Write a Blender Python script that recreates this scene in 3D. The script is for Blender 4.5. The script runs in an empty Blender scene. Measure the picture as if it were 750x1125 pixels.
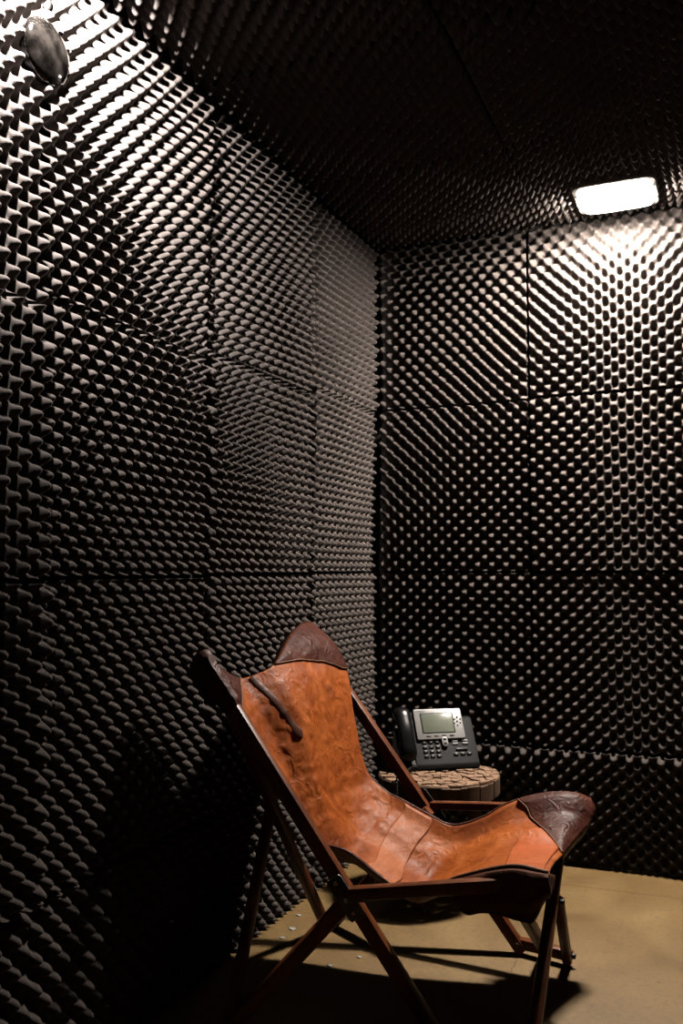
import bpy, bmesh, math, random
import numpy as np
from mathutils import Vector, Matrix, noise
sc = bpy.context.scene
COL = sc.collection
rng = random.Random(7)
H = 2.3                      # ceiling height (foam tips)
RX = 2.0                     # right wall
FY = -3.75                   # front wall, behind the camera

# ------------------------------------------------------------------ materials
def new_mat(name):
    m = bpy.data.materials.new(name); m.use_nodes = True
    nt = m.node_tree; b = nt.nodes['Principled BSDF']
    return m, nt, b
def N(nt, t, **kw):
    n = nt.nodes.new(t)
    for k, v in kw.items():
        if k in n.inputs: n.inputs[k].default_value = v
        else: setattr(n, k, v)
    return n
ALB = .46
def ramp(nt, src, stops, k=None):
    k = ALB if k is None else k
    r = nt.nodes.new('ShaderNodeValToRGB')
    while len(r.color_ramp.elements) < len(stops): r.color_ramp.elements.new(0.5)
    for e, (p, c) in zip(r.color_ramp.elements, stops):
        e.position = p; e.color = (c[0] * k, c[1] * k, c[2] * k, 1)
    nt.links.new(src, r.inputs['Fac']); return r
def noisy(name, stops, scale=20, rough=.5, bump=.0, bscale=None, metallic=0, spec=.5, stretch=None, detail=5, bdist=.002, coat=0):
    m, nt, b = new_mat(name)
    tc = N(nt, 'ShaderNodeTexCoord'); src = tc.outputs['Object']
    if stretch:
        mp = N(nt, 'ShaderNodeMapping'); mp.inputs['Scale'].default_value = stretch
        nt.links.new(src, mp.inputs['Vector']); src = mp.outputs['Vector']
    n = N(nt, 'ShaderNodeTexNoise', Scale=scale, Detail=detail)
    nt.links.new(src, n.inputs['Vector'])
    r = ramp(nt, n.outputs['Fac'], stops)
    nt.links.new(r.outputs['Color'], b.inputs['Base Color'])
    b.inputs['Roughness'].default_value = rough
    b.inputs['Metallic'].default_value = metallic
    b.inputs['Specular IOR Level'].default_value = spec
    b.inputs['Coat Weight'].default_value = coat
    if bump:
        n2 = N(nt, 'ShaderNodeTexNoise', Scale=bscale or scale * 4, Detail=6)
        nt.links.new(src, n2.inputs['Vector'])
        bp = N(nt, 'ShaderNodeBump', Strength=bump, Distance=bdist)
        nt.links.new(n2.outputs['Fac'], bp.inputs['Height'])
        nt.links.new(bp.outputs['Normal'], b.inputs['Normal'])
    return m

def foam_mat():
    return noisy('charcoal_foam', [(.3, (.056, .048, .0445)), (.7, (.074, .063, .059))], scale=6, rough=1, bump=.5, bscale=420, spec=.03, bdist=.001)

def leather_mat(name, dark, mid, light, rough=.5, wr=.6, fine=60, streak=None, spec=.075):
    m, nt, b = new_mat(name)
    tc = N(nt, 'ShaderNodeTexCoord'); v = tc.outputs['Object']
    if streak:
        mp = N(nt, 'ShaderNodeMapping'); mp.inputs['Scale'].default_value = streak
        nt.links.new(v, mp.inputs['Vector']); v = mp.outputs['Vector']
    n1 = N(nt, 'ShaderNodeTexNoise', Scale=9, Detail=6, Roughness=.62, Distortion=.8)
    nt.links.new(v, n1.inputs['Vector'])
    r = ramp(nt, n1.outputs['Fac'], [(.28, dark), (.5, mid), (.75, light)])
    # small worn blotches
    n3 = N(nt, 'ShaderNodeTexNoise', Scale=55, Detail=4, Roughness=.7)
    nt.links.new(v, n3.inputs['Vector'])
    r3 = ramp(nt, n3.outputs['Fac'], [(.35, (.72, .70, .66)), (.62, (1.08, 1.08, 1.08))], 1)
    mx = N(nt, 'ShaderNodeMix', data_type='RGBA', blend_type='MULTIPLY')
    mx.inputs[0].default_value = .8
    nt.links.new(r.outputs['Color'], mx.inputs[6]); nt.links.new(r3.outputs['Color'], mx.inputs[7])
    nt.links.new(mx.outputs[2], b.inputs['Base Color'])
    rr = ramp(nt, n3.outputs['Fac'], [(.3, (rough - .1,) * 3), (.7, (rough + .14,) * 3)], 1)
    nt.links.new(rr.outputs['Color'], b.inputs['Roughness'])
    b.inputs['Specular IOR Level'].default_value = spec
    # creases
    n2 = N(nt, 'ShaderNodeTexNoise', Scale=34, Detail=8, Roughness=.62, Distortion=1.2)
    n2.noise_type = 'RIDGED_MULTIFRACTAL'
    nt.links.new(v, n2.inputs['Vector'])
    n4 = N(nt, 'ShaderNodeTexNoise', Scale=fine * 8, Detail=3)
    nt.links.new(v, n4.inputs['Vector'])
    b1 = N(nt, 'ShaderNodeBump', Strength=wr, Distance=.004)
    nt.links.new(n2.outputs['Fac'], b1.inputs['Height'])
    b2 = N(nt, 'ShaderNodeBump', Strength=.25, Distance=.001)
    nt.links.new(n4.outputs['Fac'], b2.inputs['Height'])
    nt.links.new(b1.outputs['Normal'], b2.inputs['Normal'])
    nt.links.new(b2.outputs['Normal'], b.inputs['Normal'])
    return m

def plain(name, c, rough=.5, metallic=0, spec=.12, coat=0):
    m, nt, b = new_mat(name)
    n = N(nt, 'ShaderNodeTexNoise', Scale=60, Detail=3)
    tc = N(nt, 'ShaderNodeTexCoord'); nt.links.new(tc.outputs['Object'], n.inputs['Vector'])
    r = ramp(nt, n.outputs['Fac'], [(.3, tuple(x * .93 for x in c)), (.7, tuple(min(1, x * 1.05) for x in c))])
    nt.links.new(r.outputs['Color'], b.inputs['Base Color'])
    b.inputs['Roughness'].default_value = rough; b.inputs['Metallic'].default_value = metallic
    b.inputs['Specular IOR Level'].default_value = spec; b.inputs['Coat Weight'].default_value = coat
    return m

def emit_mat(name, c, s):
    m, nt, b = new_mat(name)
    b.inputs['Base Color'].default_value = (.9, .9, .9, 1)
    b.inputs['Emission Color'].default_value = (*c, 1); b.inputs['Emission Strength'].default_value = s
    return m

def floor_mat():
    m, nt, b = new_mat('sealed_concrete')
    tc = N(nt, 'ShaderNodeTexCoord'); v = tc.outputs['Object']
    n1 = N(nt, 'ShaderNodeTexNoise', Scale=3.2, Detail=8, Roughness=.65, Distortion=.5)
    nt.links.new(v, n1.inputs['Vector'])
    r1 = ramp(nt, n1.outputs['Fac'], [(.3, (.104, .058, .0145)), (.52, (.146, .085, .022)), (.75, (.194, .125, .040))])
    n2 = N(nt, 'ShaderNodeTexNoise', Scale=60, Detail=8, Roughness=.8)
    nt.links.new(v, n2.inputs['Vector'])
    r2 = ramp(nt, n2.outputs['Fac'], [(.30, (.50, .47, .42)), (.5, (1, 1, 1)), (.72, (1.25, 1.25, 1.25))], 1)
    mx = N(nt, 'ShaderNodeMix', data_type='RGBA', blend_type='MULTIPLY'); mx.inputs[0].default_value = 1.0
    nt.links.new(r1.outputs['Color'], mx.inputs[6]); nt.links.new(r2.outputs['Color'], mx.inputs[7])
    # dark pits
    vo = N(nt, 'ShaderNodeTexVoronoi', Scale=9.0); nt.links.new(v, vo.inputs['Vector'])
    r3 = ramp(nt, vo.outputs['Distance'], [(.03, (.35, .28, .2)), (.07, (1, 1, 1))], 1)
    mx2 = N(nt, 'ShaderNodeMix', data_type='RGBA', blend_type='MULTIPLY'); mx2.inputs[0].default_value = .8
    nt.links.new(mx.outputs[2], mx2.inputs[6]); nt.links.new(r3.outputs['Color'], mx2.inputs[7])
    nt.links.new(mx2.outputs[2], b.inputs['Base Color'])
    rr = ramp(nt, n1.outputs['Fac'], [(.3, (.5,) * 3), (.7, (.72,) * 3)], 1)
    nt.links.new(rr.outputs['Color'], b.inputs['Roughness'])
    b.inputs['Specular IOR Level'].default_value = .3
    bp = N(nt, 'ShaderNodeBump', Strength=.35, Distance=.002); nt.links.new(n2.outputs['Fac'], bp.inputs['Height'])
    nt.links.new(bp.outputs['Normal'], b.inputs['Normal'])
    return m

M = {}
M['foam'] = foam_mat()
M['floor'] = floor_mat()
M['backing'] = noisy('dark_wall_board', [(.3, (.02, .018, .017)), (.7, (.035, .03, .028))], scale=8, rough=.9, spec=.1)
M['paint'] = noisy('grey_wall_paint', [(.3, (.10, .095, .09)), (.7, (.13, .12, .115))], scale=5, rough=.8, bump=.2, spec=.2)
M['leather'] = leather_mat('cognac_leather', (.150, .0310, .0042), (.275, .065, .0098), (.36, .105, .024))
M['pocket'] = leather_mat('oxblood_leather', (.024, .0062, .0040), (.052, .0135, .0080), (.085, .025, .015), rough=.46, wr=.9, spec=.06)
M['patch'] = leather_mat('pale_tan_leather', (.275, .082, .030), (.34, .111, .044), (.385, .138, .064), rough=.5, wr=.25, streak=(2.2, .5, 2.2))
M['patch2'] = leather_mat('orange_tan_leather', (.30, .068, .019), (.36, .090, .028), (.40, .118, .044), rough=.42, wr=.35)
M['strap'] = leather_mat('dark_strap_leather', (.05, .019, .012), (.075, .029, .019), (.10, .042, .030), rough=.45, wr=.3)
M['shaded_flap'] = leather_mat('shaded_flap_leather', (.042, .011, .0040), (.066, .018, .006), (.085, .027, .010), rough=.7, wr=.4)  # the flap's unlit side is put into this darker leather colour
M['thread'] = plain('waxed_thread', (.13, .06, .03), .6)
M['wood'] = noisy('red_brown_hardwood', [(.3, (.050, .0125, .0042)), (.5, (.105, .0290, .0090)), (.75, (.155, .050, .016))], scale=7, rough=.4, bump=.15, bscale=40, stretch=(3, 3, .6), spec=.12)
M['steel'] = noisy('dark_steel', [(.3, (.05, .045, .042)), (.7, (.09, .08, .075))], scale=40, rough=.4, metallic=.9)
M['rivet'] = plain('worn_brass', (.45, .38, .30), .35, .9)
M['block'] = noisy('driftwood_block', [(.28, (.085, .036, .016)), (.5, (.18, .100, .054)), (.74, (.25, .16, .10))], scale=26, rough=.75, bump=.5, bscale=120, spec=.25)
M['block_b'] = noisy('shaded_driftwood', [(.28, (.04, .016, .0075)), (.5, (.08, .037, .017)), (.74, (.12, .07, .03))], scale=18, rough=.8, bump=.5, bscale=90, stretch=(2, 2, .5), spec=.25)  # darker copy of the block colours carries the shade on the stool's side
M['black_plastic'] = plain('black_plastic', (.005, .005, .0055), .25, spec=.16)
M['grey_plastic'] = plain('charcoal_plastic', (.0045, .0045, .0050), .55, spec=.12)
M['silver'] = plain('silver_plastic', (.235, .23, .226), .42, .25)
M['key'] = plain('black_rubber_key', (.005, .005, .0055), .4)
M['lightkey'] = plain('pale_grey_key', (.19, .193, .193), .45)
M['ink'] = plain('white_ink', (.34, .34, .34), .6)
M['darkink'] = plain('dark_ink', (.03, .03, .03), .6)
M['lcd'] = plain('grey_green_lcd', (.125, .138, .108), .25)
M['lampframe'] = plain('white_enamel', (.16, .15, .14), .4)
M['diffuser'] = emit_mat('lit_frosted_glass', (1.0, .90, .80), 150)
M['emitter_strip'] = emit_mat('strip_emission', (1.0, .90, .80), 8300)  # added strip gives most of the lamp's output, for crisper shadows
M['mirror'] = noisy('smoky_dome_glass', [(.35, (.0006, .00050, .00045)), (.5, (.0020, .0017, .0015)), (.62, (.0042, .0036, .0032))], scale=30, rough=.06, spec=.3, detail=3)
M['fleck'] = plain('white_paint_chip', (.28, .27, .24), .8)

# ------------------------------------------------------------------ helpers
def link(o, parent=None):
    COL.objects.link(o)
    if parent is not None:
        o.parent = parent
    return o
def wpos(o):
    v = Vector(o.location)
    p = o.parent
    while p is not None:
        v = v + Vector(p.location); p = p.parent
    return v
def obj(name, bm, mat, parent=None, smooth=True, origin=None, label=None):
    """bm holds world coordinates; the object's origin goes to its own centre (or origin)."""
    me = bpy.data.meshes.new(name)
    bmesh.ops.recalc_face_normals(bm, faces=bm.faces[:])
    if origin is None:
        lo = Vector((1e9,) * 3); hi = -lo
        for v in bm.verts:
            for k in range(3):
                lo[k] = min(lo[k], v.co[k]); hi[k] = max(hi[k], v.co[k])
        origin = (lo + hi) / 2
        if parent is None: origin.z = lo.z
    origin = Vector(origin)
    bmesh.ops.translate(bm, verts=bm.verts[:], vec=-origin)
    bm.to_mesh(me); bm.free()
    me.materials.append(mat)
    me.polygons.foreach_set('use_smooth', [bool(smooth)] * len(me.polygons))
    if smooth == 'auto':
        me.set_sharp_from_angle(angle=math.radians(35))
    o = bpy.data.objects.new(name, me)
    o.location = origin - (wpos(parent) if parent is not None else Vector((0, 0, 0)))
    if label: o['label'] = label
    return link(o, parent)
def thing(name, loc, label, cat, group=None):
    o = bpy.data.objects.new(name, None); o.location = loc; o.empty_display_size = .05
    o['label'] = label; o['category'] = cat
    if group: o['group'] = group
    return link(o)
def tag(o, label, cat, group=None):
    o['label'] = label; o['category'] = cat
    if group: o['group'] = group
    return o

def add_box(bm, c, s, rot=None, bevel=0, seg=2):
    r = bmesh.ops.create_cube(bm, size=1)
    vs = r['verts']
    bmesh.ops.scale(bm, vec=s, verts=vs)
    if bevel:
        es = {e for v in vs for e in v.link_edges}
        out = bmesh.ops.bevel(bm, geom=list(es), offset=bevel, segments=seg, affect='EDGES', profile=.5)
        vs = list({v for f in out['faces'] for v in f.verts} | {v for v in vs if v.is_valid})
    if rot is not None:
        bmesh.ops.rotate(bm, cent=(0, 0, 0), matrix=rot, verts=vs)
    bmesh.ops.translate(bm, vec=c, verts=vs)
    return vs

def add_rod(bm, a, b, w, h, up=(0, 0, 1), ch=.28, w2=None, h2=None):
    """chamfered rectangular bar from a to b; w across, h along 'up'."""
    a, b = Vector(a), Vector(b); d = (b - a).normalized(); up = Vector(up)
    s = d.cross(up).normalized(); u = s.cross(d).normalized()
    w2 = w2 or w; h2 = h2 or h
    def ring(p, w, h, k):
        c = ch * min(w, h)
        x, y = w / 2 * k, h / 2 * k; c *= k
        pts = [(-x + c, -y), (x - c, -y), (x - c * .3, -y + c * .3), (x, -y + c), (x, y - c), (x - c * .3, y - c * .3), (x - c, y), (-x + c, y), (-x + c * .3, y - c * .3), (-x, y - c), (-x, -y + c), (-x + c * .3, -y + c * .3)]
        return [bm.verts.new(p + s * i + u * j) for i, j in pts]
    rings = [ring(a, w, h, .8), ring(a + d * .006, w, h, 1), ring(b - d * .006, w2, h2, 1), ring(b, w2, h2, .8)]
    n = 12
    for r0, r1 in zip(rings, rings[1:]):
        for i in range(n):
            bm.faces.new((r0[i], r0[(i + 1) % n], r1[(i + 1) % n], r1[i]))
    bm.faces.new(rings[0][::-1]); bm.faces.new(rings[-1])

def add_tube(bm, pts, rad, n=10, caps=True):
    pts = [Vector(p) for p in pts]
    rads = rad if isinstance(rad, (list, tuple)) else [rad] * len(pts)
    prev = None; rings = []
    for i, p in enumerate(pts):
        t = (pts[min(i + 1, len(pts) - 1)] - pts[max(i - 1, 0)]).normalized()
        if prev is None:
            ref = Vector((0, 0, 1)) if abs(t.z) < .9 else Vector((1, 0, 0))
            s = t.cross(ref).normalized()
        else:
            s = (prev - t * prev.dot(t)).normalized()
        prev = s; u = t.cross(s)
        rings.append([bm.verts.new(p + (s * math.cos(2 * math.pi * k / n) + u * math.sin(2 * math.pi * k / n)) * rads[i]) for k in range(n)])
    for r0, r1 in zip(rings, rings[1:]):
        for k in range(n):
            bm.faces.new((r0[k], r0[(k + 1) % n], r1[(k + 1) % n], r1[k]))
    if caps:
        bm.faces.new(rings[0][::-1]); bm.faces.new(rings[-1])

def add_cyl(bm, a, b, r, n=20, bev=.15):
    a, b = Vector(a), Vector(b); d = (b - a)
    L = d.length; e = min(r * bev, L * .3); d.normalize()
    add_tube(bm, [a, a + d * 1e-5, a + d * e, b - d * e, b - d * 1e-5, b], [r * .0 + r - e, r - e, r, r, r - e, r - e], n)

def mesh_np(name, verts, quads, mat, parent, smooth=True):
    me = bpy.data.meshes.new(name)
    nv, nq = len(verts), len(quads)
    me.vertices.add(nv); me.vertices.foreach_set('co', verts.astype(np.float32).ravel())
    me.loops.add(nq * 4); me.loops.foreach_set('vertex_index', quads.astype(np.int32).ravel())
    me.polygons.add(nq)
    me.polygons.foreach_set('loop_start', np.arange(0, nq * 4, 4, dtype=np.int32))
    me.polygons.foreach_set('use_smooth', np.full(nq, smooth))
    me.update(calc_edges=True); me.validate()
    me.materials.append(mat)
    return link(bpy.data.objects.new(name, me), parent)

# ------------------------------------------------------------------ room shell
def struct(o):
    o['kind'] = 'structure'; return o
def slab(name, lo, hi, mat):
    bm = bmesh.new()
    lo, hi = Vector(lo), Vector(hi)
    add_box(bm, (lo + hi) / 2, hi - lo)
    return struct(obj(name, bm, mat, None, smooth=False))

DEPTH = .056                   # foam thickness behind the tips
floor = slab('floor', (-.1, FY - .1, -.1), (RX + .1, .1, 0), M['floor'])
# shallow score lines and cracks in the concrete are thin grooves cut as dark slivers
wall_left = slab('wall_left', (-.1, FY, 0), (-DEPTH, .1, H + .1), M['backing'])
wall_back = slab('wall_back', (-DEPTH, DEPTH, 0), (RX + DEPTH, .1, H + .1), M['backing'])
wall_right = slab('wall_right', (RX + DEPTH, FY, 0), (RX + .1, .1, H + .1), M['backing'])
ceiling = slab('ceiling', (-DEPTH, FY, H + DEPTH), (RX + DEPTH, DEPTH, H + .1), M['backing'])
# wall behind the camera with an open doorway
bm = bmesh.new()
dx0, dx1, dz = .95, 1.80, 2.03
for lo, hi in (((-.1, FY - .1, 0), (dx0, FY, H + .1)), ((dx1, FY - .1, 0), (RX + .1, FY, H + .1)), ((dx0, FY - .1, dz), (dx1, FY, H + .1))):
    lo, hi = Vector(lo), Vector(hi); add_box(bm, (lo + hi) / 2, hi - lo)
struct(obj('wall_front', bm, M['paint'], None, smooth=False))

PITCH = .0529
AMP = .041
def foam_panel(parent, o, eu, ev, en, w, h, seed, res=12, tilt=(0, 0), off=0, warp=.004, hole=None, phase=None):
    """one egg-crate sheet; o = corner on the tip plane, en points into the room."""
    r = np.random.RandomState(seed)
    nu = max(2, int(round(w / PITCH * res))); nv = max(2, int(round(h / PITCH * res)))
    g = .0003
    u = np.linspace(g, w - g, nu + 1); v = np.linspace(g, h - g, nv + 1)
    U, V = np.meshgrid(u, v, indexing='ij')
    ph = phase if phase is not None else (.25 + r.uniform(-.10, .10), r.uniform(-.06, .06))
    k = 2 * np.pi / PITCH
    ku = 2 * np.pi * max(1, round(w / PITCH)) / w; kv = 2 * np.pi * max(1, round(h / PITCH)) / h
    # slight stretch of the sheet
    su = U + .002 * np.sin(V * 5 + r.uniform(0, 6)) + .0015 * np.sin(U * 23 + r.uniform(0, 6))
    sv = V + .002 * np.sin(U * 5 + r.uniform(0, 6)) + .0015 * np.sin(V * 23 + r.uniform(0, 6))
    c = np.cos(ku * su + ph[0] * 2 * np.pi) * np.cos(kv * sv + ph[1] * 2 * np.pi)
    hgt = .5 + .5 * c
    hgt = hgt ** 1.2
    # blunt the tips a little
    hgt = np.where(hgt > .86, .86 + (hgt - .86) * .75, hgt)
    a, b, c2, d2 = r.uniform(-1, 1, 4)
    wv = warp * (a * np.sin(np.pi * U / w + b) + c2 * np.sin(np.pi * V / h * 1.3 + d2 * 3))
    x, y = U / w - .5, V / h - .5
    z = -AMP + AMP * hgt + wv + off + tilt[0] * x + tilt[1] * y
    z = np.maximum(z, -DEPTH + .002)
    # cut edges
    for a_ in (z[0, :], z[-1, :], z[:, 0], z[:, -1]): a_ -= .006
    z = np.maximum(z, -DEPTH + .001)
    U2, V2 = U.copy(), V.copy()
    U2[0, :] = U2[1, :] - 1e-4; U2[-1, :] = U2[-2, :] + 1e-4; V2[:, 0] = V2[:, 1] - 1e-4; V2[:, -1] = V2[:, -2] + 1e-4
    o, eu, ev, en = (np.array(q, float) for q in (o, eu, ev, en))
    P = o + U2[..., None] * eu + V2[..., None] * ev + z[..., None] * en
    idx = np.arange((nu + 1) * (nv + 1)).reshape(nu + 1, nv + 1)
    q = np.stack([idx[:-1, :-1], idx[1:, :-1], idx[1:, 1:], idx[:-1, 1:]], -1)
    if np.dot(np.cross(eu, ev), en) < 0: q = q[..., ::-1]
    q = q.reshape(-1, 4); verts = P.reshape(-1, 3)
    if hole is not None:
        cen = verts[q].mean(1)
        keep = np.ones(len(q), bool)
        for f in hole: keep &= ~f(cen)
        q = q[keep]
    pl = np.array(parent.location)
    return mesh_np('foam_panel', verts - pl, q, M['foam'], parent)

# lamps in the ceiling: (x0,x1,y0,y1)
LAMP_R = (.800, 1.068, -.335, -.085)
LAMP_L = (.115, .335, -2.16, -1.89)
def rect_hole(L):
    return lambda c: (c[:, 0] > L[0] + .006) & (c[:, 0] < L[1] - .006) & (c[:, 1] > L[2] + .006) & (c[:, 1] < L[3] - .006)
DOME = Vector((0.0, -1.882, 2.103)); DOME_R = .072
def dome_hole(c):
    return ((c[:, 1] - DOME.y) ** 2 + (c[:, 2] - DOME.z) ** 2) < (DOME_R - .012) ** 2

# left wall: columns from the corner toward the camera; each row seam drops a little toward the camera
cols = [(0, .58), (.58, 1.232), (1.232, 1.865), (1.865, 2.50), (2.50, 3.13), (3.13, 3.75)]
seams = [(.41, 1.036, 1.662), (.405, 1.034, 1.632), (.40, 1.030, 1.606), (.40, 1.025, 1.575), (.40, 1.02, 1.57), (.4, 1.02, 1.57)]
sd = 10
tl = {(0, 3): ((-.012, 0), .004), (1, 3): ((-.016, .008), -.004), (2, 3): ((.008, .01), 0), (3, 1): ((-.05, 0), .006), (3, 2): ((-.03, 0), .004), (0, 2): ((.006, .004), .002)}
for ci, ((a, b), sm) in enumerate(zip(cols, seams)):
    zs = [0.004, *sm, H + .02]
    for ri in range(4):
        t, of = tl.get((ci, ri), ((random.Random(sd).uniform(-.006, .006), random.Random(sd + 1).uniform(-.006, .006)), 0))
        foam_panel(wall_left, (0, -a, zs[ri]), (0, -1, 0), (0, 0, 1), (1, 0, 0), b - a, zs[ri + 1] - zs[ri], sd,
                   res=(12 if ci < 4 else 6), tilt=t, off=of, hole=[dome_hole])
        sd += 1
# back wall
bcols = [(0, .588), (.588, 1.222), (1.222, 1.86), (1.86, 2.0)]
bs = [(.412, 1.037, 1.672), (.410, 1.037, 1.680), (.405, 1.03, 1.68), (.4, 1.03, 1.68)]
for ci, ((a, b), sm) in enumerate(zip(bcols, bs)):
    zs = [0.004, *sm, H + .02]
    for ri in range(4):
        r_ = random.Random(sd)
        foam_panel(wall_back, (a, 0, zs[ri]), (1, 0, 0), (0, 0, 1), (0, -1, 0), b - a, zs[ri + 1] - zs[ri], sd,
                   res=(12 if ci < 2 else 6), tilt=(r_.uniform(-.005, .005), r_.uniform(-.003, .003) if ri else .034), off=(.003 + .004 * (ri == 2 and ci == 1) if ri else .008))
        sd += 1
# ceiling
for ix, (a, b) in enumerate(((0, .66), (.66, 1.30), (1.30, 2.0))):
    for iy in range(6):
        y0 = -.66 * iy if iy else 0; y1 = max(-.66 * (iy + 1), FY)
        if y0 <= FY + .05: continue
        foam_panel(ceiling, (a, y0, H), (1, 0, 0), (0, -1, 0), (0, 0, -1), b - a, y0 - y1, sd,
                   res=(10 if iy < 4 else 6), hole=[rect_hole(LAMP_R), rect_hole(LAMP_L)])
        sd += 1
# right wall, outside the picture
for iy in range(6):
    y0 = -.63 * iy; y1 = max(-.63 * (iy + 1), FY)
    for iz in range(4):
        foam_panel(wall_right, (RX, y0, .004 + iz * .579), (0, -1, 0), (0, 0, 1), (-1, 0, 0), y0 - y1, .579, sd, res=6)
        sd += 1

# ------------------------------------------------------------------ ceiling lights
def rrect(x0, x1, y0, y1, r, n=6):
    out = []
    for cx, cy, a0 in ((x1 - r, y1 - r, 0), (x0 + r, y1 - r, 90), (x0 + r, y0 + r, 180), (x1 - r, y0 + r, 270)):
        for k in range(n + 1):
            a = math.radians(a0 + 90 * k / n); out.append((cx + r * math.cos(a), cy + r * math.sin(a)))
    return out
def loft(bm, loops, cap0=True, cap1=True):
    rings = [[bm.verts.new(p) for p in l] for l in loops]
    n = len(rings[0])
    for a, b in zip(rings, rings[1:]):
        for i in range(n): bm.faces.new((a[i], a[(i + 1) % n], b[(i + 1) % n], b[i]))
    if cap0: bm.faces.new(rings[0][::-1])
    if cap1: bm.faces.new(rings[-1])
def bulkhead(L, label, strength_mat):
    x0, x1, y0, y1 = L
    t = thing('ceiling_light', ((x0 + x1) / 2, (y0 + y1) / 2, H + DEPTH), label, 'ceiling light')
    def lp(ins, z, r): return [(x, y, z) for x, y in rrect(x0 + ins, x1 - ins, y0 + ins, y1 - ins, r)]
    bm = bmesh.new()
    loft(bm, [lp(.004, H + DEPTH - .001, .03), lp(.0, H + .03, .035), lp(0, H + .004, .035), lp(.004, H - .003, .034), lp(.016, H - .004, .026), lp(.02, H + .004, .024), lp(.02, H + .03, .024)])
    obj('frame', bm, M['lampframe'], t, smooth='auto')
    bm = bmesh.new()
    loft(bm, [lp(.0215, H + .025, .022), lp(.0215, H - .002, .022), lp(.026, H - .011, .024), lp(.04, H - .018, .03), lp(.07, H - .020, .03)])
    obj('diffuser', bm, strength_mat, t, smooth='auto', label='glowing white glass')
    bm = bmesh.new()
    yc = (y0 + y1) / 2 + .026
    loft(bm, [[(x, y, z) for x, y in rrect(x0 + .034, x1 - .034, yc - .021, yc + .021, .014)] for z in (H - .0195, H - .0212)])
    obj('emitter_strip', bm, M['emitter_strip'], t, smooth='auto', label='added glowing strip below the lamp glass')
    for cx in (x0 + .010, x1 - .010):
        for cy in ((y0 + y1) / 2 - .05, (y0 + y1) / 2 + .05):
            bm = bmesh.new(); add_cyl(bm, (cx, cy, H - .0065), (cx, cy, H - .002), .004, 10)
            obj('screw', bm, M['steel'], t, smooth='auto')
    return t
bulkhead(LAMP_R, 'lit white rectangular light set in the ceiling foam above the back wall', M['diffuser'])

# wall-washing spot fixture above the dome, out of the frame
SP = Vector((.145, -1.985, 2.309))
aim = Vector((-1, .05, 0.0)).normalized()
t = thing('spotlight', (SP.x, SP.y, H + DEPTH), 'small black ceiling spotlight aimed at the left foam wall', 'spotlight')
bm = bmesh.new(); add_cyl(bm, (SP.x + .03, SP.y, H + DEPTH - .001), (SP.x + .03, SP.y, H + DEPTH - .010), .035, 24); add_cyl(bm, (SP.x + .03, SP.y, H + DEPTH - .005), (SP.x + .03, SP.y, SP.z + .015), .006, 12)
obj('mount', bm, M['steel'], t, smooth='auto')
bm = bmesh.new()
s0 = SP - aim * .05
q = aim.to_track_quat('Z', 'Y').to_matrix()
def ringz(z, r): return [tuple(SP + q @ Vector((r * math.cos(2 * math.pi * k / 28), r * math.sin(2 * math.pi * k / 28), z))) for k in range(28)]
loft(bm, [ringz(-.06, .008), ringz(-.06, .016), ringz(-.03, .020), ringz(.0, .022), ringz(.0, .020), ringz(-.025, .018)])
obj('lamp_shade', bm, M['black_plastic'], t, smooth='auto')
bm = bmesh.new(); loft(bm, [ringz(-.024, .017), ringz(-.018, .017), ringz(-.014, .009)])
obj('bulb', bm, M['lampframe'], t, smooth='auto')
ld = bpy.data.lights.new('spotlight_beam', 'SPOT')
ld.energy = 800; ld.color = (1, .94, .89); ld.spot_size = math.radians(171.4); ld.spot_blend = .157; ld.shadow_soft_size = .02
lo = bpy.data.objects.new('spotlight_beam', ld); lo.location = SP + aim * .012 - Vector(t.location)
lo.rotation_euler = (-aim).to_track_quat('Z', 'Y').to_euler(); link(lo, t)

# ------------------------------------------------------------------ convex dome on the left wall
t = thing('wall_dome', (DOME.x, DOME.y, DOME.z), 'round dark convex glass dome set in the white-lit foam of the left wall', 'dome')
def dring(x, r, n=48): return [(x, DOME.y + r * math.cos(2 * math.pi * k / n), DOME.z + r * math.sin(2 * math.pi * k / n)) for k in range(n)]
bm = bmesh.new()
loft(bm, [dring(-DEPTH, DOME_R - .012), dring(-.012, DOME_R - .006), dring(-.010, DOME_R - .007), dring(-.014, DOME_R - .010), dring(-.03, DOME_R - .010)])
obj('rim', bm, M['black_plastic'], t, smooth='auto')
bm = bmesh.new()
lps = []
for k in range(15):
    a = math.radians(90 * k / 14.4)
    lps.append(dring(-.012 + .024 * math.sin(a), (DOME_R - .0055) * math.cos(a)))
loft(bm, lps)
obj('glass', bm, M['mirror'], t, smooth=True)

# ------------------------------------------------------------------ sling chair
V3 = Vector
Tn, Tf = V3((.093, -1.426, .831)), V3((.047, -.770, .862))
En, Ef = V3((.451, -1.384, .320)), V3((.453, -.787, .369))
Fn, Ff = V3((.635, -1.311, .0)), V3((.704, -.773, .0))
Rn, Rf = V3((.180, -1.453, .0)), V3((.153, -.798, .0))
Pn, Pf = V3((.878, -1.388, .412)), V3((.822, -.785, .408))
Bn, Bf = V3((.826, -1.338, .0)), V3((.822, -.787, .0))
Bm = V3((.784, -.790, .035))
chair = thing('sling_chair', (.45, -1.09, 0), 'folding wooden lounge chair with a worn cognac leather sling', 'chair')
def foot(p, q, h=.0): 
    d = (p - q).normalized(); return p
def rod(name, a, b, w=.034, h=.030, up=(0, 0, 1), label=None):
    bm = bmesh.new(); add_rod(bm, a, b, w, h, up)
    return obj(name, bm, M['wood'], chair, smooth='auto', label=label)
def plus(p, x=0, y=0, z=0): return p + V3((x, y, z))
up0 = (0, 0, 1)
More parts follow.
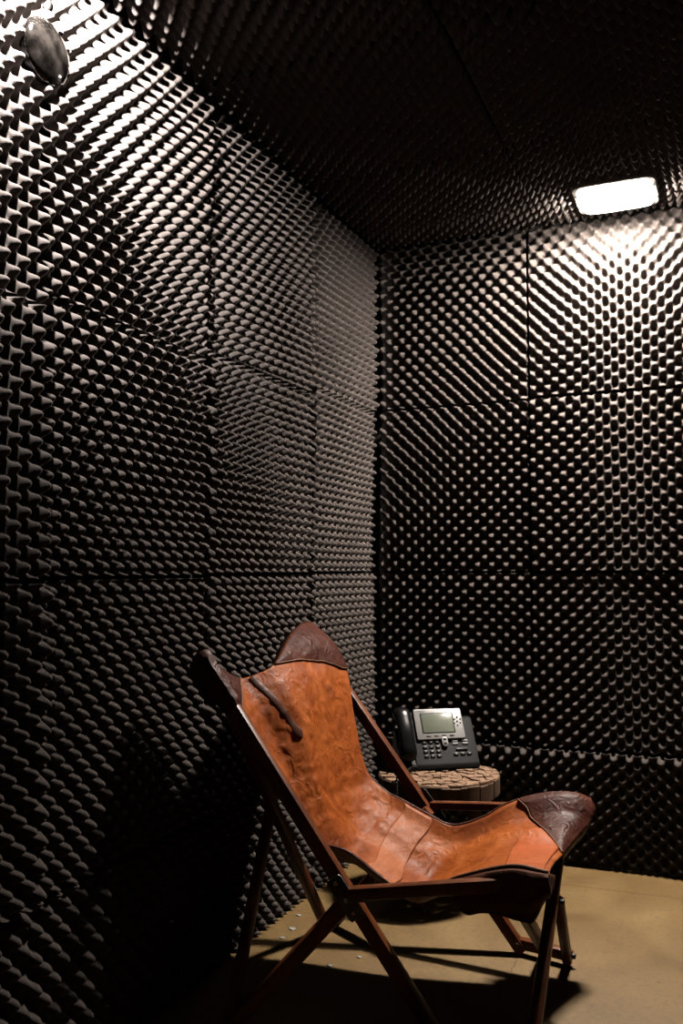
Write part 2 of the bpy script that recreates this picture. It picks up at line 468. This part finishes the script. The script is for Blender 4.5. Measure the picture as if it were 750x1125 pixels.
# long back rails running from the top pockets through the hinge to the front feet
rod('back_rail', Tn, plus(Fn, z=.009), .034, .036)
rod('back_rail', Tf, plus(Ff, z=.009), .034, .034)
# seat rails
rod('seat_rail', plus(En, -.005, -.012, .01), plus(Pn, y=-.004), .030, .030)
rod('seat_rail', plus(Ef, -.005, .012, .006), Pf, .028, .022)
# rear legs from the hinges
rod('leg', plus(En, y=.018), plus(Rn, z=.010), .032, .036)
rod('leg', plus(Ef, y=-.018), plus(Rf, z=.010), .032, .034)
# rear crossing rods
rod('cross_brace', plus(Tf, .004, -.02, -.02), plus(Rn, -.015, .035, .010), .028, .028, (1, 0, 0))
rod('cross_brace', plus(Tn, .004, .03, -.02), plus(Rf, -.01, -.03, .010), .028, .028, (1, 0, 0))
# front crossing rods
rod('cross_brace', plus(Pf, .004, -.01, -.012), plus(Bn, .008, z=.010), .030, .028, (1, 0, 0))
rod('cross_brace', plus(Pn, -.085, .03, -.02), plus(Bm, -.02), .028, .030, (1, 0, 0))
A0, A1 = plus(Pf, .004, -.01, -.012), plus(Bn, .008, z=.010)
piv = A0 + (A1 - A0) * .40
rod('strut', plus(piv, .012, .014, 0), plus(Bf, .004, .0, .010), .026, .026, (1, 0, 0))
# spreader blocks at the front feet
rod('foot_bar', plus(Ff, -.012, .006, .03), plus(Bf, .018, -.012, .03), .028, .030)
rod('foot_bar', plus(Fn, -.012, 0, .03), plus(Bn, .018, 0, .03), .028, .030)
# hinges
for E_, sgn in ((En, -1), (Ef, 1)):
    bm = bmesh.new()
    d = (E_ - (Tn if sgn < 0 else Tf)).normalized()
    add_rod(bm, E_ - d * .055 + V3((0, sgn * .021, 0)), E_ + d * .045 + V3((0, sgn * .021, 0)), .006, .038 if sgn < 0 else .022, up0, .1)
    if sgn < 0: add_rod(bm, E_ + V3((-.01, sgn * .022, .008)), E_ + V3((.05, sgn * .022, .016)), .006, .026, up0, .1)
    h = obj('hinge', bm, M['steel'], chair, smooth='auto')
    for k, off in enumerate((-.042, .0, .03)):
        bm = bmesh.new(); c = E_ + d * off + V3((0, sgn * .0235, 0))
        add_cyl(bm, c, c + V3((0, sgn * .004, 0)), .005, 12, .4)
        obj('rivet', bm, M['rivet'], h, smooth='auto')
for c, ax in ((piv + V3((.018, 0, 0)), (.012, 0, 0)), (plus(Bf, .018, -.012, .03), (.010, 0, 0)), (plus(Ff, -.012, -.010, .03), (0, -.010, 0))):
    bm = bmesh.new(); add_cyl(bm, c, c + V3(ax), .007, 12, .3); obj('bolt', bm, M['steel'], chair, smooth='auto')

# --- the sling: a four-cornered hide spanned between its edges
EL = [(0, (.088, -1.426, .843)), (.08, (.131, -1.410, .775)), (.15, (.161, -1.380, .698)), (.28, (.212, -1.345, .603)), (.4, (.268, -1.310, .494)), (.48, (.316, -1.285, .403)), (.54, (.397, -1.275, .382)), (.61, (.471, -1.265, .334)), (.7, (.569, -1.290, .306)), (.8, (.681, -1.345, .372)), (.9, (.809, -1.380, .424)), (1, (.891, -1.400, .428))]
ER = [(0, (.057, -.760, .886)), (.08, (.143, -.775, .821)), (.15, (.196, -.800, .752)), (.28, (.235, -.840, .627)), (.4, (.288, -.875, .482)), (.48, (.352, -.885, .430)), (.54, (.399, -.890, .413)), (.61, (.477, -.895, .383)), (.7, (.544, -.890, .360)), (.8, (.621, -.865, .383)), (.88, (.688, -.835, .421)), (.94, (.780, -.800, .446)), (.975, (.852, -.783, .449)), (1, (.890, -.772, .436))]
ET = [(0, (.088, -1.426, .843)), (.12, (.095, -1.350, .802)), (.25, (.096, -1.265, .772)), (.33, (.118, -1.220, .777)), (.42, (.139, -1.160, .796)), (.68, (.100, -.985, .856)), (.85, (.073, -.870, .882)), (1, (.057, -.760, .886))]
EF = [(0, (.891, -1.400, .428)), (.25, (.875, -1.270, .405)), (.5, (.858, -1.100, .369)), (.7, (.853, -.980, .348)), (.85, (.876, -.880, .368)), (.94, (.897, -.815, .385)), (.98, (.905, -.785, .414)), (1, (.890, -.772, .436))]
def hermite(pts):
    t = np.array([p[0] for p in pts]); P = np.array([p[1] for p in pts], float)
    m = np.zeros_like(P)
    m[1:-1] = (P[2:] - P[:-2]) / (t[2:] - t[:-2])[:, None]
    m[0] = (P[1] - P[0]) / (t[1] - t[0]); m[-1] = (P[-1] - P[-2]) / (t[-1] - t[-2])
    def f(x):
        x = np.clip(np.atleast_1d(np.asarray(x, float)), 0, 1)
        i = np.clip(np.searchsorted(t, x, side='right') - 1, 0, len(t) - 2)
        h = (t[i + 1] - t[i]); s = ((x - t[i]) / h)[:, None]; h = h[:, None]
        return (2 * s**3 - 3 * s**2 + 1) * P[i] + (s**3 - 2 * s**2 + s) * h * m[i] + (-2 * s**3 + 3 * s**2) * P[i + 1] + (s**3 - s**2) * h * m[i + 1]
    return f
fL, fR, fT, fF = map(hermite, (EL, ER, ET, EF))
C00, C10, C01, C11 = (np.array(EL[0][1]), np.array(ER[0][1]), np.array(EL[-1][1]), np.array(ER[-1][1]))
def base(u, v):
    u = np.atleast_1d(u).astype(float); v = np.atleast_1d(v).astype(float)
    U, Vv = u[:, None], v[:, None]
    S = (1 - U) * fL(v) + U * fR(v) + (1 - Vv) * fT(u) + Vv * fF(u)
    S -= (1 - U) * (1 - Vv) * C00 + U * (1 - Vv) * C10 + (1 - U) * Vv * C01 + U * Vv * C11
    # belly: hide sags away from the sitter
    w = (np.sin(np.pi * u) ** 1.2 * np.sin(np.pi * np.clip(v, 0, 1)) ** .7)[:, None]
    S += w * np.array([[-.010, 0, -.022]])
    return S
def normals(u, v):
    e = 2e-3
    du = base(np.clip(u + e, 0, 1), v) - base(np.clip(u - e, 0, 1), v)
    dv = base(u, np.clip(v + e, 0, 1)) - base(u, np.clip(v - e, 0, 1))
    n = np.cross(dv, du)                     # up and towards the sitter
    n /= np.maximum(np.linalg.norm(n, axis=1), 1e-9)[:, None]
    return n
_n = normals(np.array([.5]), np.array([.6]))[0]
NSIGN = 1 if _n[2] > 0 else -1
def wrinkle(P, u, v):
    out = np.zeros(len(P))
    for i, p in enumerate(P):
        q = V3((p[0] * 9, p[1] * 9, p[2] * 9))
        wz = noise.noise_vector(q * .8)
        a = noise.noise(V3((q.x * 2.2 + wz.x, q.y * 1.0 + wz.y * 1.2, q.z * 2.6 + wz.z)))
        b = noise.noise(V3((q.x * 4.5 + wz.z, q.y * 3.2 + wz.x * 1.5, q.z * 4.8)))
        ridge = (1 - abs(a) * 2.2)
        out[i] = .0035 * max(ridge, -.3) + .0022 * (1 - abs(b) * 2) + .004 * noise.noise(q * .5)
    edge = np.minimum(np.minimum(u, 1 - u) / .08, 1) * np.minimum(np.minimum(v, 1 - v) / .05, 1)
    return (out - .002) * np.clip(edge, 0, 1) * (.72 - .30 * np.clip((v - .4) / .2, 0, 1))
def surf(u, v, off=0.0):
    P = base(u, v); n = normals(u, v) * NSIGN
    return P + n * (wrinkle(P, u, v)[:, None] + np.reshape(off, (-1, 1)) if np.ndim(off) else wrinkle(P, u, v)[:, None] + off), n
def grid_obj(name, UU, VV, mat, parent, off=.0, thick=.0035, label=None, close_off=None):
    a, b = UU.shape
    P, n = surf(UU.ravel(), VV.ravel(), off.ravel() if np.ndim(off) else off)
    bm = bmesh.new(); vs = [bm.verts.new(p) for p in P]
    for i in range(a - 1):
        for j in range(b - 1):
            f = [vs[i * b + j], vs[(i + 1) * b + j], vs[(i + 1) * b + j + 1], vs[i * b + j + 1]]
            bm.faces.new(f)
    if close_off is not None:
        P2 = P - n * close_off.reshape(-1, 1)
        v2 = [bm.verts.new(p) for p in P2]
        for i in range(a - 1):
            for j in range(b - 1):
                bm.faces.new([v2[i * b + j], v2[i * b + j + 1], v2[(i + 1) * b + j + 1], v2[(i + 1) * b + j]])
        rim = [(i, 0) for i in range(a)] + [(a - 1, j) for j in range(1, b)] + [(i, b - 1) for i in range(a - 2, -1, -1)] + [(0, j) for j in range(b - 2, 0, -1)]
        for (i, j), (k, l) in zip(rim, rim[1:] + rim[:1]):
            q = [vs[i * b + j], vs[k * b + l], v2[k * b + l], v2[i * b + j]]
            if len(set(q)) == 4:
                bm.faces.new(q)
        bmesh.ops.remove_doubles(bm, verts=bm.verts[:], dist=1e-5)
        bmesh.ops.dissolve_degenerate(bm, edges=bm.edges[:], dist=1e-6)
        return obj(name, bm, mat, parent, smooth=True, label=label)
    o = obj(name, bm, mat, parent, smooth=True, label=label)
    if thick:
        md = o.modifiers.new('thickness', 'SOLIDIFY'); md.thickness = thick; md.offset = 0
    return o
uu, vv = np.meshgrid(np.linspace(0, 1, 110), np.linspace(0, 1, 190), indexing='ij')
sling = grid_obj('sling', uu, vv, M['leather'], chair, thick=.004, label='worn cognac leather sling')

def corner(u_len, v_len, uc, vc, ns=26, nt=20):
    """triangular corner: uc,vc in {0,1}; seam runs from (u_len from the corner, vc) to (uc, v_len from it)."""
    s, t_ = np.meshgrid(np.linspace(0, 1, ns), np.linspace(0, 1, nt), indexing='ij')
    # s: from the point on the u edge to the corner column; t: away from the v edge
    du = u_len * (1 - s); dv = t_ * v_len * s
    U = du if uc == 0 else 1 - du
    Vv = dv if vc == 0 else 1 - dv
    seam = t_           # 1 on the seam
    fall = np.sin(np.pi * np.clip(s, 0, 1)) * 0 + s
    return U, Vv, s, t_
def pocket(u_len, v_len, uc, vc, depth, name='pocket', label='dark oxblood leather corner pocket'):
    U, Vv, s, t_ = corner(u_len, v_len, uc, vc)
    puff = .012 * np.sin(np.pi * np.clip(t_, 0, 1)) * s ** .7 * np.minimum(1, (1 - s) / .12 + .15)
    back = .010 + depth * np.sqrt(np.clip(s, 0, 1)) * (.35 + .65 * np.sin(np.pi * np.clip(t_ * .8 + .2, 0, 1)))
    o = grid_obj(name, U, Vv, M['pocket'], chair, off=.0045 + puff, close_off=back, label=label)
    # stitched seam along the pocket mouth
    ss = np.linspace(.0, 1, 60)
    du = u_len * (1 - ss); dv = v_len * ss
    us = du if uc == 0 else 1 - du; vs_ = dv if vc == 0 else 1 - dv
    P, n = surf(us, vs_, .006)
    bm = bmesh.new(); add_tube(bm, [V3(p) for p in P], .0022, 8)
    obj('seam', bm, M['thread'], o)
    return o
pocket(.57, .15, 1, 0, .042)          # far top
pocket(.25, .15, 0, 0, .045)          # near top
pocket(.32, .105, 1, 1, .045)         # far front
# leather sleeve of the near top pocket, pulled over the rail end
bm = bmesh.new(); d = (Fn - Tn).normalized()
add_rod(bm, Tn - d * .020, Tn + d * .135, .050, .050, (0, 0, 1), .45, .044, .046)
for e_ in range(2): bmesh.ops.subdivide_edges(bm, edges=[e for e in bm.edges if e.calc_length() > .03], cuts=3, use_grid_fill=True)
for v in bm.verts:
    q_ = v.co * 38; v.co += V3((noise.noise(q_), noise.noise(q_ + V3((7, 0, 0))), noise.noise(q_ + V3((0, 7, 0))))) * .004
obj('pocket', bm, M['pocket'], chair, smooth='auto', label='dark oxblood leather pocket pulled over the near rail end')

# near front pocket: the hide folds over the rail end and hangs down outside it
vf = np.linspace(.775, 1, 46)
ed = fL(vf)
bm = bmesh.new()
prof = np.clip((vf - .775) / .10, 0, 1)
def sstep(x): x = np.clip(x, 0, 1); return x * x * (3 - 2 * x)
drop = (.008 + .070 * sstep((vf - .775) / .055) + .024 * sstep((vf - .84) / .08)) * (1 - .55 * sstep((vf - .95) / .05))
NT = 16
rows = []
for k in range(NT + 1):
    t_ = k / NT
    row = []
    for i, v_ in enumerate(vf):
        n_ = noise.noise(V3((v_ * 14, t_ * 3, 2.0))) * .006
        outw = -.012 - .022 * math.sin(math.pi * min(1, t_ * 1.1)) + n_
        if t_ == 0: outw = 0; 
        lip = .006 * math.sin(math.pi * min(1, t_ * 5)) if t_ < .2 else 0
        row.append(bm.verts.new((ed[i, 0] + (.010 * math.sin(math.pi * t_) if v_ > .97 else 0), ed[i, 1] + outw, ed[i, 2] + .004 + lip - drop[i] * t_)))
    rows.append(row)
# inner return under the rail
inner = []
for k in range(1, 9):
    t_ = k / 8
    row = []
    for i, v_ in enumerate(vf):
        row.append(bm.verts.new((ed[i, 0], ed[i, 1] - .012 + .085 * math.sin(math.pi * .5 * t_), ed[i, 2] + .004 - drop[i] * (1 - .55 * t_ ** 2) - .004)))
    inner.append(row)
allr = rows + inner
for r0, r1 in zip(allr, allr[1:]):
    for i in range(len(vf) - 1):
        bm.faces.new((r0[i], r0[i + 1], r1[i + 1], r1[i]))
# closed front end
bm.faces.new([r[-1] for r in allr])
pk = obj('pocket', bm, M['shaded_flap'], chair, smooth='auto', label='folded-over leather pocket coloured dark for its unlit side')
md = pk.modifiers.new('thickness', 'SOLIDIFY'); md.thickness = .0035; md.offset = 0
bm = bmesh.new(); add_tube(bm, [V3((p[0], p[1] - .003, p[2] + .008)) for p in ed], [.0015 + .003 * min(1, i / 6) for i in range(len(ed))], 8)
obj('piping', bm, M['thread'], pk)

# sewn-on patches and strap
def uvpatch(name, u0, u1, v0, v1, mat, off, label, nu=50, nv=16, fu=None):
    U, Vv = np.meshgrid(np.linspace(u0, u1, nu), np.linspace(v0, v1, nv), indexing='ij')
    if fu is not None: U, Vv = fu(U, Vv)
    return grid_obj(name, U, Vv, mat, chair, off=off, thick=.0025, label=label)
uvpatch('patch', .012, .988, .545, .615, M['patch'], .0042, 'pale tan leather band across the seat', nu=90)
def fpatch(U, Vv):          # four-sided patch lying along the far front pocket's seam
    t_ = (Vv - .88) / .12
    v0 = .893 + .036 * U
    lim = np.minimum(.988, 1 - .108 * np.clip((U - .675) / .325, 0, 1))
    return U, v0 + (lim - v0) * t_
uvpatch('patch', .05, .835, .88, 1.0, M['patch2'], .0045, 'bright orange tan leather patch at the front of the seat', nu=60, nv=20, fu=fpatch)
sv = np.linspace(0.002, .178, 40); su = .305 + .085 * sv / .178
P, n = surf(su, sv, .0025)
wd = np.where(sv < .145, .0095, .0095 + .003 * np.sin((sv - .145) / .033 * math.pi * .8))
bm = bmesh.new(); tan = np.gradient(P, axis=0); tan /= np.linalg.norm(tan, axis=1)[:, None]
side = np.cross(tan, n)
rows = []
for i in range(len(P)):
    k = wd[i] * (1 if i < len(P) - 3 else (len(P) - 1 - i) / 3 * .6 + .3)
    rows.append([bm.verts.new(P[i] + side[i] * k * q_ + n[i] * (.0008 if abs(q_) < .9 else -.0004)) for q_ in (-1, -.8, 0, .8, 1)])
for r0, r1 in zip(rows, rows[1:]):
    for i in range(4): bm.faces.new((r0[i], r0[i + 1], r1[i + 1], r1[i]))
st = obj('strap', bm, M['strap'], chair, smooth=True, label='dark brown strip sewn down the backrest')
md = st.modifiers.new('thickness', 'SOLIDIFY'); md.thickness = .002; md.offset = 0
# stitched edge binding along the long sides
for f in (fL, fR):
    e_ = f(np.linspace(0, .78 if f is fL else 1, 120))
    bm = bmesh.new(); add_tube(bm, [V3(p) for p in e_], .0030, 8)
    obj('binding', bm, M['strap'], sling)

# ------------------------------------------------------------------ driftwood stool
SC = V3((.369, -.436, 0)); SR = .193; ST = .396
stool = thing('stool', SC, 'low round stool with a mosaic top of raw wood blocks under the telephone', 'stool')
def clip_poly(poly, a, b, c):
    out = []
    for i, p in enumerate(poly):
        q_ = poly[(i + 1) % len(poly)]
        dp, dq = a * p[0] + b * p[1] - c, a * q_[0] + b * q_[1] - c
        if dp <= 0: out.append(p)
        if dp * dq < 0:
            s = dp / (dp - dq); out.append((p[0] + s * (q_[0] - p[0]), p[1] + s * (q_[1] - p[1])))
    return out
R2 = random.Random(3)
pts = []
g = .026
for i in range(-10, 11):
    for j in range(-10, 11):
        x, y = (i + (j % 2) * .5) * g + R2.uniform(-.009, .009), j * g * .9 + R2.uniform(-.009, .009)
        if math.hypot(x, y) < SR - .008: pts.append((x, y))
bm = bmesh.new()
for i, p in enumerate(pts):
    poly = [(SR * 1.0 * math.cos(2 * math.pi * k / 48), SR * 1.0 * math.sin(2 * math.pi * k / 48)) for k in range(48)]
    for j, q_ in enumerate(pts):
        if j == i: continue
        dx, dy = q_[0] - p[0], q_[1] - p[1]; d = math.hypot(dx, dy)
        if d > .12: continue
        a, b = dx / d, dy / d
        poly = clip_poly(poly, a, b, a * (p[0] + q_[0]) / 2 + b * (p[1] + q_[1]) / 2 - .0010)
        if len(poly) < 3: break
    if len(poly) < 3: continue
    top = ST - .001 - R2.uniform(0, .007); bot = ST - .055 - R2.uniform(0, .006)
    cx = sum(q_[0] for q_ in poly) / len(poly); cy = sum(q_[1] for q_ in poly) / len(poly)
    tx, ty = R2.uniform(-.04, .04), R2.uniform(-.04, .04)
    def rg(z, k, tilt=0): return [(SC.x + cx + (q_[0] - cx) * k, SC.y + cy + (q_[1] - cy) * k, z + tilt * ((q_[0] - cx) * tx + (q_[1] - cy) * ty)) for q_ in poly]
    loft(bm, [rg(bot, .93), rg(bot + .003, 1), rg(top - .004, 1, 1), rg(top - .001, .95, 1), rg(top, .86, 1)])
obj('top', bm, M['block'], stool, smooth=False, origin=(SC.x, SC.y, ST))
# outer band of upright chips, side shade put into their darker colour
bm = bmesh.new(); n = 34; a = 0
while a < 2 * math.pi - .08:
    w = R2.uniform(.12, .26); w = min(w, 2 * math.pi - a)
    r1 = SR + R2.uniform(.001, .006); zt = ST - .006 - R2.uniform(0, .006); zb = ST - .062 - R2.uniform(0, .012)
    m_ = 4
    def arc(r, z): return [(SC.x + r * math.cos(a + .008 + (w - .016) * k / m_), SC.y + r * math.sin(a + .008 + (w - .016) * k / m_), z) for k in range(m_ + 1)]
    def lp(z, ins): return arc(r1 - ins, z) + arc(SR - .006 + ins * .2, z)[::-1]
    loft(bm, [lp(zb, .003), lp(zb + .004, 0), lp(zt - .004, 0), lp(zt, .003)])
    a += w
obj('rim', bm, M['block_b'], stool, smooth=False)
for k in range(3):
    a = math.radians(20 + 120 * k)
    bm = bmesh.new()
    p0 = SC + V3((.10 * math.cos(a), .10 * math.sin(a), ST - .055)); p1 = SC + V3((.15 * math.cos(a), .15 * math.sin(a), 0))
    add_tube(bm, [p1, p1 + (p0 - p1) * .1, p1 + (p0 - p1) * .5, p0], [.017, .02, .023, .027], 14)
    for v in bm.verts: v.co.z = max(v.co.z, 0)
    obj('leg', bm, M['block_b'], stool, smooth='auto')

# ------------------------------------------------------------------ telephone
PZ = ST
PO = V3((.306, -.467, PZ)); PA = math.radians(35)
RX_ = Matrix.Rotation(PA, 3, 'Z')
W = .214
def pl(x, y, z): return PO + RX_ @ V3((x, y, z))
tel = thing('telephone', pl(W / 2, .06, 0), 'black and silver office desk telephone with a screen, handset on its left side', 'telephone')
S0 = V3((0, .004, .020)); S1 = V3((0, .104, .176))     # sloping face, bottom and top
SD = (S1 - S0); SL = SD.length; SN = V3((0, -SD.z, SD.y)).normalized()
def face(x, t_, n_=0): 
    p = S0 + SD * t_ + SN * n_
    return pl(x, p.y, p.z)
def face_box(bm, x0, x1, t0, t1, n0, n1, r=.002, seg=3):
    """rounded tablet lying on the sloping face."""
    y0, y1 = t0 * SL, t1 * SL
    def lp(ins, n_): return [face(x, y / SL, n_) for x, y in rrect(x0 + ins, x1 - ins, y0 + ins, y1 - ins, max(r - ins, .0004), seg)]
    e = min(.0012, (n1 - n0) * .4)
    loft(bm, [lp(0, n0), lp(0, n1 - e), lp(e * .35, n1 - e * .3), lp(e, n1)])
def fpart(name, mat, parent, boxes, label=None):
    bm = bmesh.new()
    for b in boxes: face_box(bm, *b)
    return obj(name, bm, mat, parent, smooth='auto', label=label)
# wedge body
bm = bmesh.new()
prof_ = [(0, .003), (.0, .014), (.004, .020), (S0.y + (S1.y - S0.y) * .83, S0.z + (S1.z - S0.z) * .83), (.100, .152), (.118, .150), (.128, .10), (.132, .003), (.120, 0), (.006, 0)]
loft(bm, [[pl(x, y * 1 + (0), z) for y, z in (prof_ if 0 < i < 5 else [(.5 * .12 + (y - .06) * .96, .075 + (z - .075) * .97) if z > .004 else (y, z) for y, z in prof_])] for i, x in enumerate((0, .003, .05, .15, W - .003, W))])
obj('body', bm, M['grey_plastic'], tel, smooth='auto')
sx0, sx1 = .014, .180
sil = fpart('bezel', M['silver'], tel, [(sx0, sx1, .43, 1.0, -.012, .009, .005)], 'silver upper faceplate')
fpart('screen_surround', M['grey_plastic'], sil, [(sx0 + .020, sx0 + .135, .535, .925, .0088, .0098, .002)])
scr = fpart('screen', M['lcd'], tel, [(sx0 + .024, sx0 + .131, .55, .905, .0090, .0104, .001)], 'grey green lcd screen')
for k in range(4):
    fpart('soft_key', M['key'], tel, [(sx0 + .032 + k * .027, sx0 + .046 + k * .027, .475, .498, .0085, .0112, .001)])
for dx, dt in ((0, .08), (-.012, .04), (.010, .045), (-.013, -.03), (.009, -.025), (-.003, -.075), (-.002, .005)):
    fpart('line_key', M['key'], tel, [(sx0 + .149 + dx - .003, sx0 + .149 + dx + .003, .745 + dt - .014, .745 + dt + .014, .0085, .0115, .0028)])
nav = fpart('rocker', M['silver'], tel, [(.096, .116, .29, .47, -.001, .0095, .008)])
fpart('arrow', M['key'], nav, [(.101, .111, .395, .445, .0090, .0105, .003)])
fpart('arrow', M['key'], nav, [(.101, .111, .315, .365, .0090, .0105, .003)])
FN = {}
def text_on_face(name, txt, x, t_, n_, size, mat, parent):
    cu = bpy.data.curves.new(name, 'FONT'); cu.body = txt; cu.size = size; cu.align_x = 'CENTER'; cu.align_y = 'CENTER'; cu.extrude = .00015
    tmp = bpy.data.objects.new(name, cu); COL.objects.link(tmp)
    dg = bpy.context.evaluated_depsgraph_get(); dg.update()
    me = bpy.data.meshes.new_from_object(tmp.evaluated_get(dg))
    bpy.data.objects.remove(tmp); 
    bm = bmesh.new(); bm.from_mesh(me); bpy.data.meshes.remove(me)
    for v in bm.verts:
        v.co = face(x + v.co.x, t_ + v.co.y / SL, n_ + v.co.z)
    return obj(name, bm, mat, parent, smooth=False)
labels = ['1', '2', '3', '4', '5', '6', '7', '8', '9', '*', '0', '#']
for r_ in range(4):
    for c_ in range(3):
        x, t_ = .036 + c_ * .022, .385 - r_ * .085
        k = fpart('key', M['key'], tel, [(x - .0078, x + .0078, t_ - .027, t_ + .027, -.001, .0034, .003)])
        text_on_face('digit', labels[r_ * 3 + c_], x, t_, .0035, .0085, M['ink'], k)
for x in (.134, .169):
    for t_ in (.345, .395):
        fpart('function_key', M['lightkey'], tel, [(x - .002, x + .018, t_ - .018, t_ + .018, -.001, .0034, .003)], 'pale grey function key')
fpart('volume_key', M['key'], tel, [(.140, .182, .215, .255, -.001, .004, .004)])
for k in range(3):
    b_ = fpart('audio_key', M['key'], tel, [(.130 + k * .023, .147 + k * .023, .125, .18, -.001, .0036, .004)])
    fpart('symbol', M['ink'], b_, [(.1365 + k * .023, .1405 + k * .023, .145, .16, .0034, .0039, .001)])
text_on_face('lettering', 'CISCO', sx0 + .026, .955, .0092, .0085, M['darkink'], sil)
# foot stand
bm = bmesh.new()
add_box(bm, (0, 0, 0), (.15, .03, .07), bevel=.004)
bmesh.ops.rotate(bm, cent=(0, 0, 0), matrix=RX_, verts=bm.verts[:]); bmesh.ops.translate(bm, vec=pl(W / 2, .135, .036), verts=bm.verts[:])
obj('stand', bm, M['grey_plastic'], tel, smooth='auto')
# cradle wing and handset on the left
bm = bmesh.new()
loft(bm, [[pl(x, y, z) for y, z in [(0.004, .003), (.002, .012), (.092, .118), (.104, .120), (.124, .0035)]] for x in (-.052, -.048, -.002, .001)])
obj('cradle', bm, M['black_plastic'], tel, smooth='auto')
bm = bmesh.new()
loops = []
ts = np.linspace(0, 1, 34)
for t_ in ts:
    tt = .0 + 1.03 * t_
    e1 = math.exp(-((t_ - .12) / .13) ** 2); e2 = math.exp(-((t_ - .88) / .13) ** 2)
    bow = .014 + .022 * math.sin(math.pi * t_)
    rx = .026 + .005 * (e1 + e2); rn = .017 + .011 * (e1 + e2)
    endk = math.sqrt(max(0, 1 - (abs(t_ - .5) / .5) ** 8)) if 0 < t_ < 1 else .12
    endk = max(endk, .15)
    rx *= endk; rn *= endk
    nn = bow + .006 - (e1 + e2) * .006
    loops.append([face(-.032 + rx * (abs(math.cos(a)) ** .75) * (1 if math.cos(a) > 0 else -1), tt, nn + rn * math.sin(a)) for a in np.linspace(0, 2 * math.pi, 24, endpoint=False)])
loft(bm, loops)
hs = obj('handset', bm, M['black_plastic'], tel, smooth=True, label='glossy black handset')
# coiled cord hanging over the stool's edge
bm = bmesh.new()
path = [V3((.300, -.470, PZ + .014)), V3((.293, -.492, PZ + .012)), V3((.291, -.55, PZ + .0085)), V3((.293, -.612, PZ + .0085)), V3((.295, -.638, PZ - .006)), V3((.296, -.645, PZ - .05)), V3((.296, -.645, PZ - .125))]
Pp = []
segs = 60
for i in range(len(path) - 1):
    for k in range(segs): Pp.append(path[i].lerp(path[i + 1], k / segs))
turns = .0075; coil = []; acc = 0
for i in range(len(Pp) - 1):
    d = Pp[i + 1] - Pp[i]; acc += d.length
    t_ = d.normalized(); s = t_.cross(V3((.3, .2, .93))).normalized(); u_ = t_.cross(s)
    a = 2 * math.pi * acc / turns
    coil.append(Pp[i] + (s * math.cos(a) + u_ * math.sin(a)) * .0058)
# resample so that each turn keeps its shape
add_tube(bm, coil, .0016, 6)
obj('coiled_cord', bm, M['black_plastic'], tel, smooth=True)

# ------------------------------------------------------------------ paint chips on the floor
flecks = [(.022, -.762), (.052, -.93), (.070, -1.085), (.078, -1.105), (.248, -1.039), (.244, -.904), (.05, -.86), (.30, -.96), (.13, -.99)]
for i, (x, y) in enumerate(flecks):
    r_ = random.Random(i + 40); bm = bmesh.new()
    n = 7; s = r_.uniform(.005, .010)
    poly = [(x + s * r_.uniform(.6, 1.2) * math.cos(2 * math.pi * k / n) * 1.4, y + s * r_.uniform(.6, 1.2) * math.sin(2 * math.pi * k / n)) for k in range(n)]
    loft(bm, [[(a, b, .0002) for a, b in poly], [(a, b, .0018 + .001 * ((k * 7) % 3)) for k, (a, b) in enumerate(poly)]])
    tag(obj('paint_chip', bm, M['fleck'], None, smooth=False), 'tiny white paint chip on the concrete behind the chair legs', 'paint chip', 'white chips on the floor')
# score line and crack in the slab
def groove(name, a, b, w, seed):
    bm = bmesh.new(); a, b = V3((*a, 0)), V3((*b, 0)); n = 26; d = (b - a); s = V3((-d.y, d.x, 0)).normalized()
    r_ = random.Random(seed); L_ = []; R_ = []
    for k in range(n + 1):
        p = a + d * k / n + s * r_.uniform(-.0022, .0022) * (1 if 0 < k < n else 0); ww = w * r_.uniform(.5, 1.2)
        L_.append(p + s * ww); R_.append(p - s * ww)
    loft(bm, [[(p.x, p.y, z) for p in L_ + R_[::-1]] for z in (.0001, .0006)])
    return struct(obj(name, bm, M['crack'], floor, smooth=False))
M['crack'] = plain('dirt_filled_crack', (.12, .075, .035), .9, spec=.1)
groove('crack', (.692, -.50), (.697, -.95), .0012, 1)
groove('crack', (.66, -.175), (1.95, -.15), .0016, 2)

# ------------------------------------------------------------------ world: dim daylight beyond the doorway
w = bpy.data.worlds.new('World'); sc.world = w; w.use_nodes = True
bg = w.node_tree.nodes['Background']; bg.inputs['Color'].default_value = (.62, .72, .50, 1); bg.inputs['Strength'].default_value = .004

# ------------------------------------------------------------------ camera
cam = bpy.data.cameras.new('camera'); co = bpy.data.objects.new('camera', cam); COL.objects.link(co)
co.location = (1.232, -3.264, 1.048)
yaw, pit, rol, f = .403, .064, -.001, 979.917
fw = V3((-math.sin(yaw) * math.cos(pit), math.cos(yaw) * math.cos(pit), math.sin(pit)))
rt = V3((math.cos(yaw), math.sin(yaw), 0)); up = rt.cross(fw)
c, s = math.cos(rol), math.sin(rol); r1 = rt * c + up * s; u1 = up * c - rt * s
co.rotation_euler = Matrix((r1, u1, -fw)).transposed().to_euler()
cam.sensor_fit = 'VERTICAL'; cam.sensor_height = 36; cam.lens = f / 1125 * 36; cam.clip_start = .02
sc.camera = co
sc.view_settings.view_transform = 'Standard'; sc.view_settings.look = 'None'; sc.view_settings.gamma = 1; sc.view_settings.use_curve_mapping = False
sc.view_settings.exposure = 0
sc.cycles.use_denoising = True
sc.cycles.max_bounces = 8
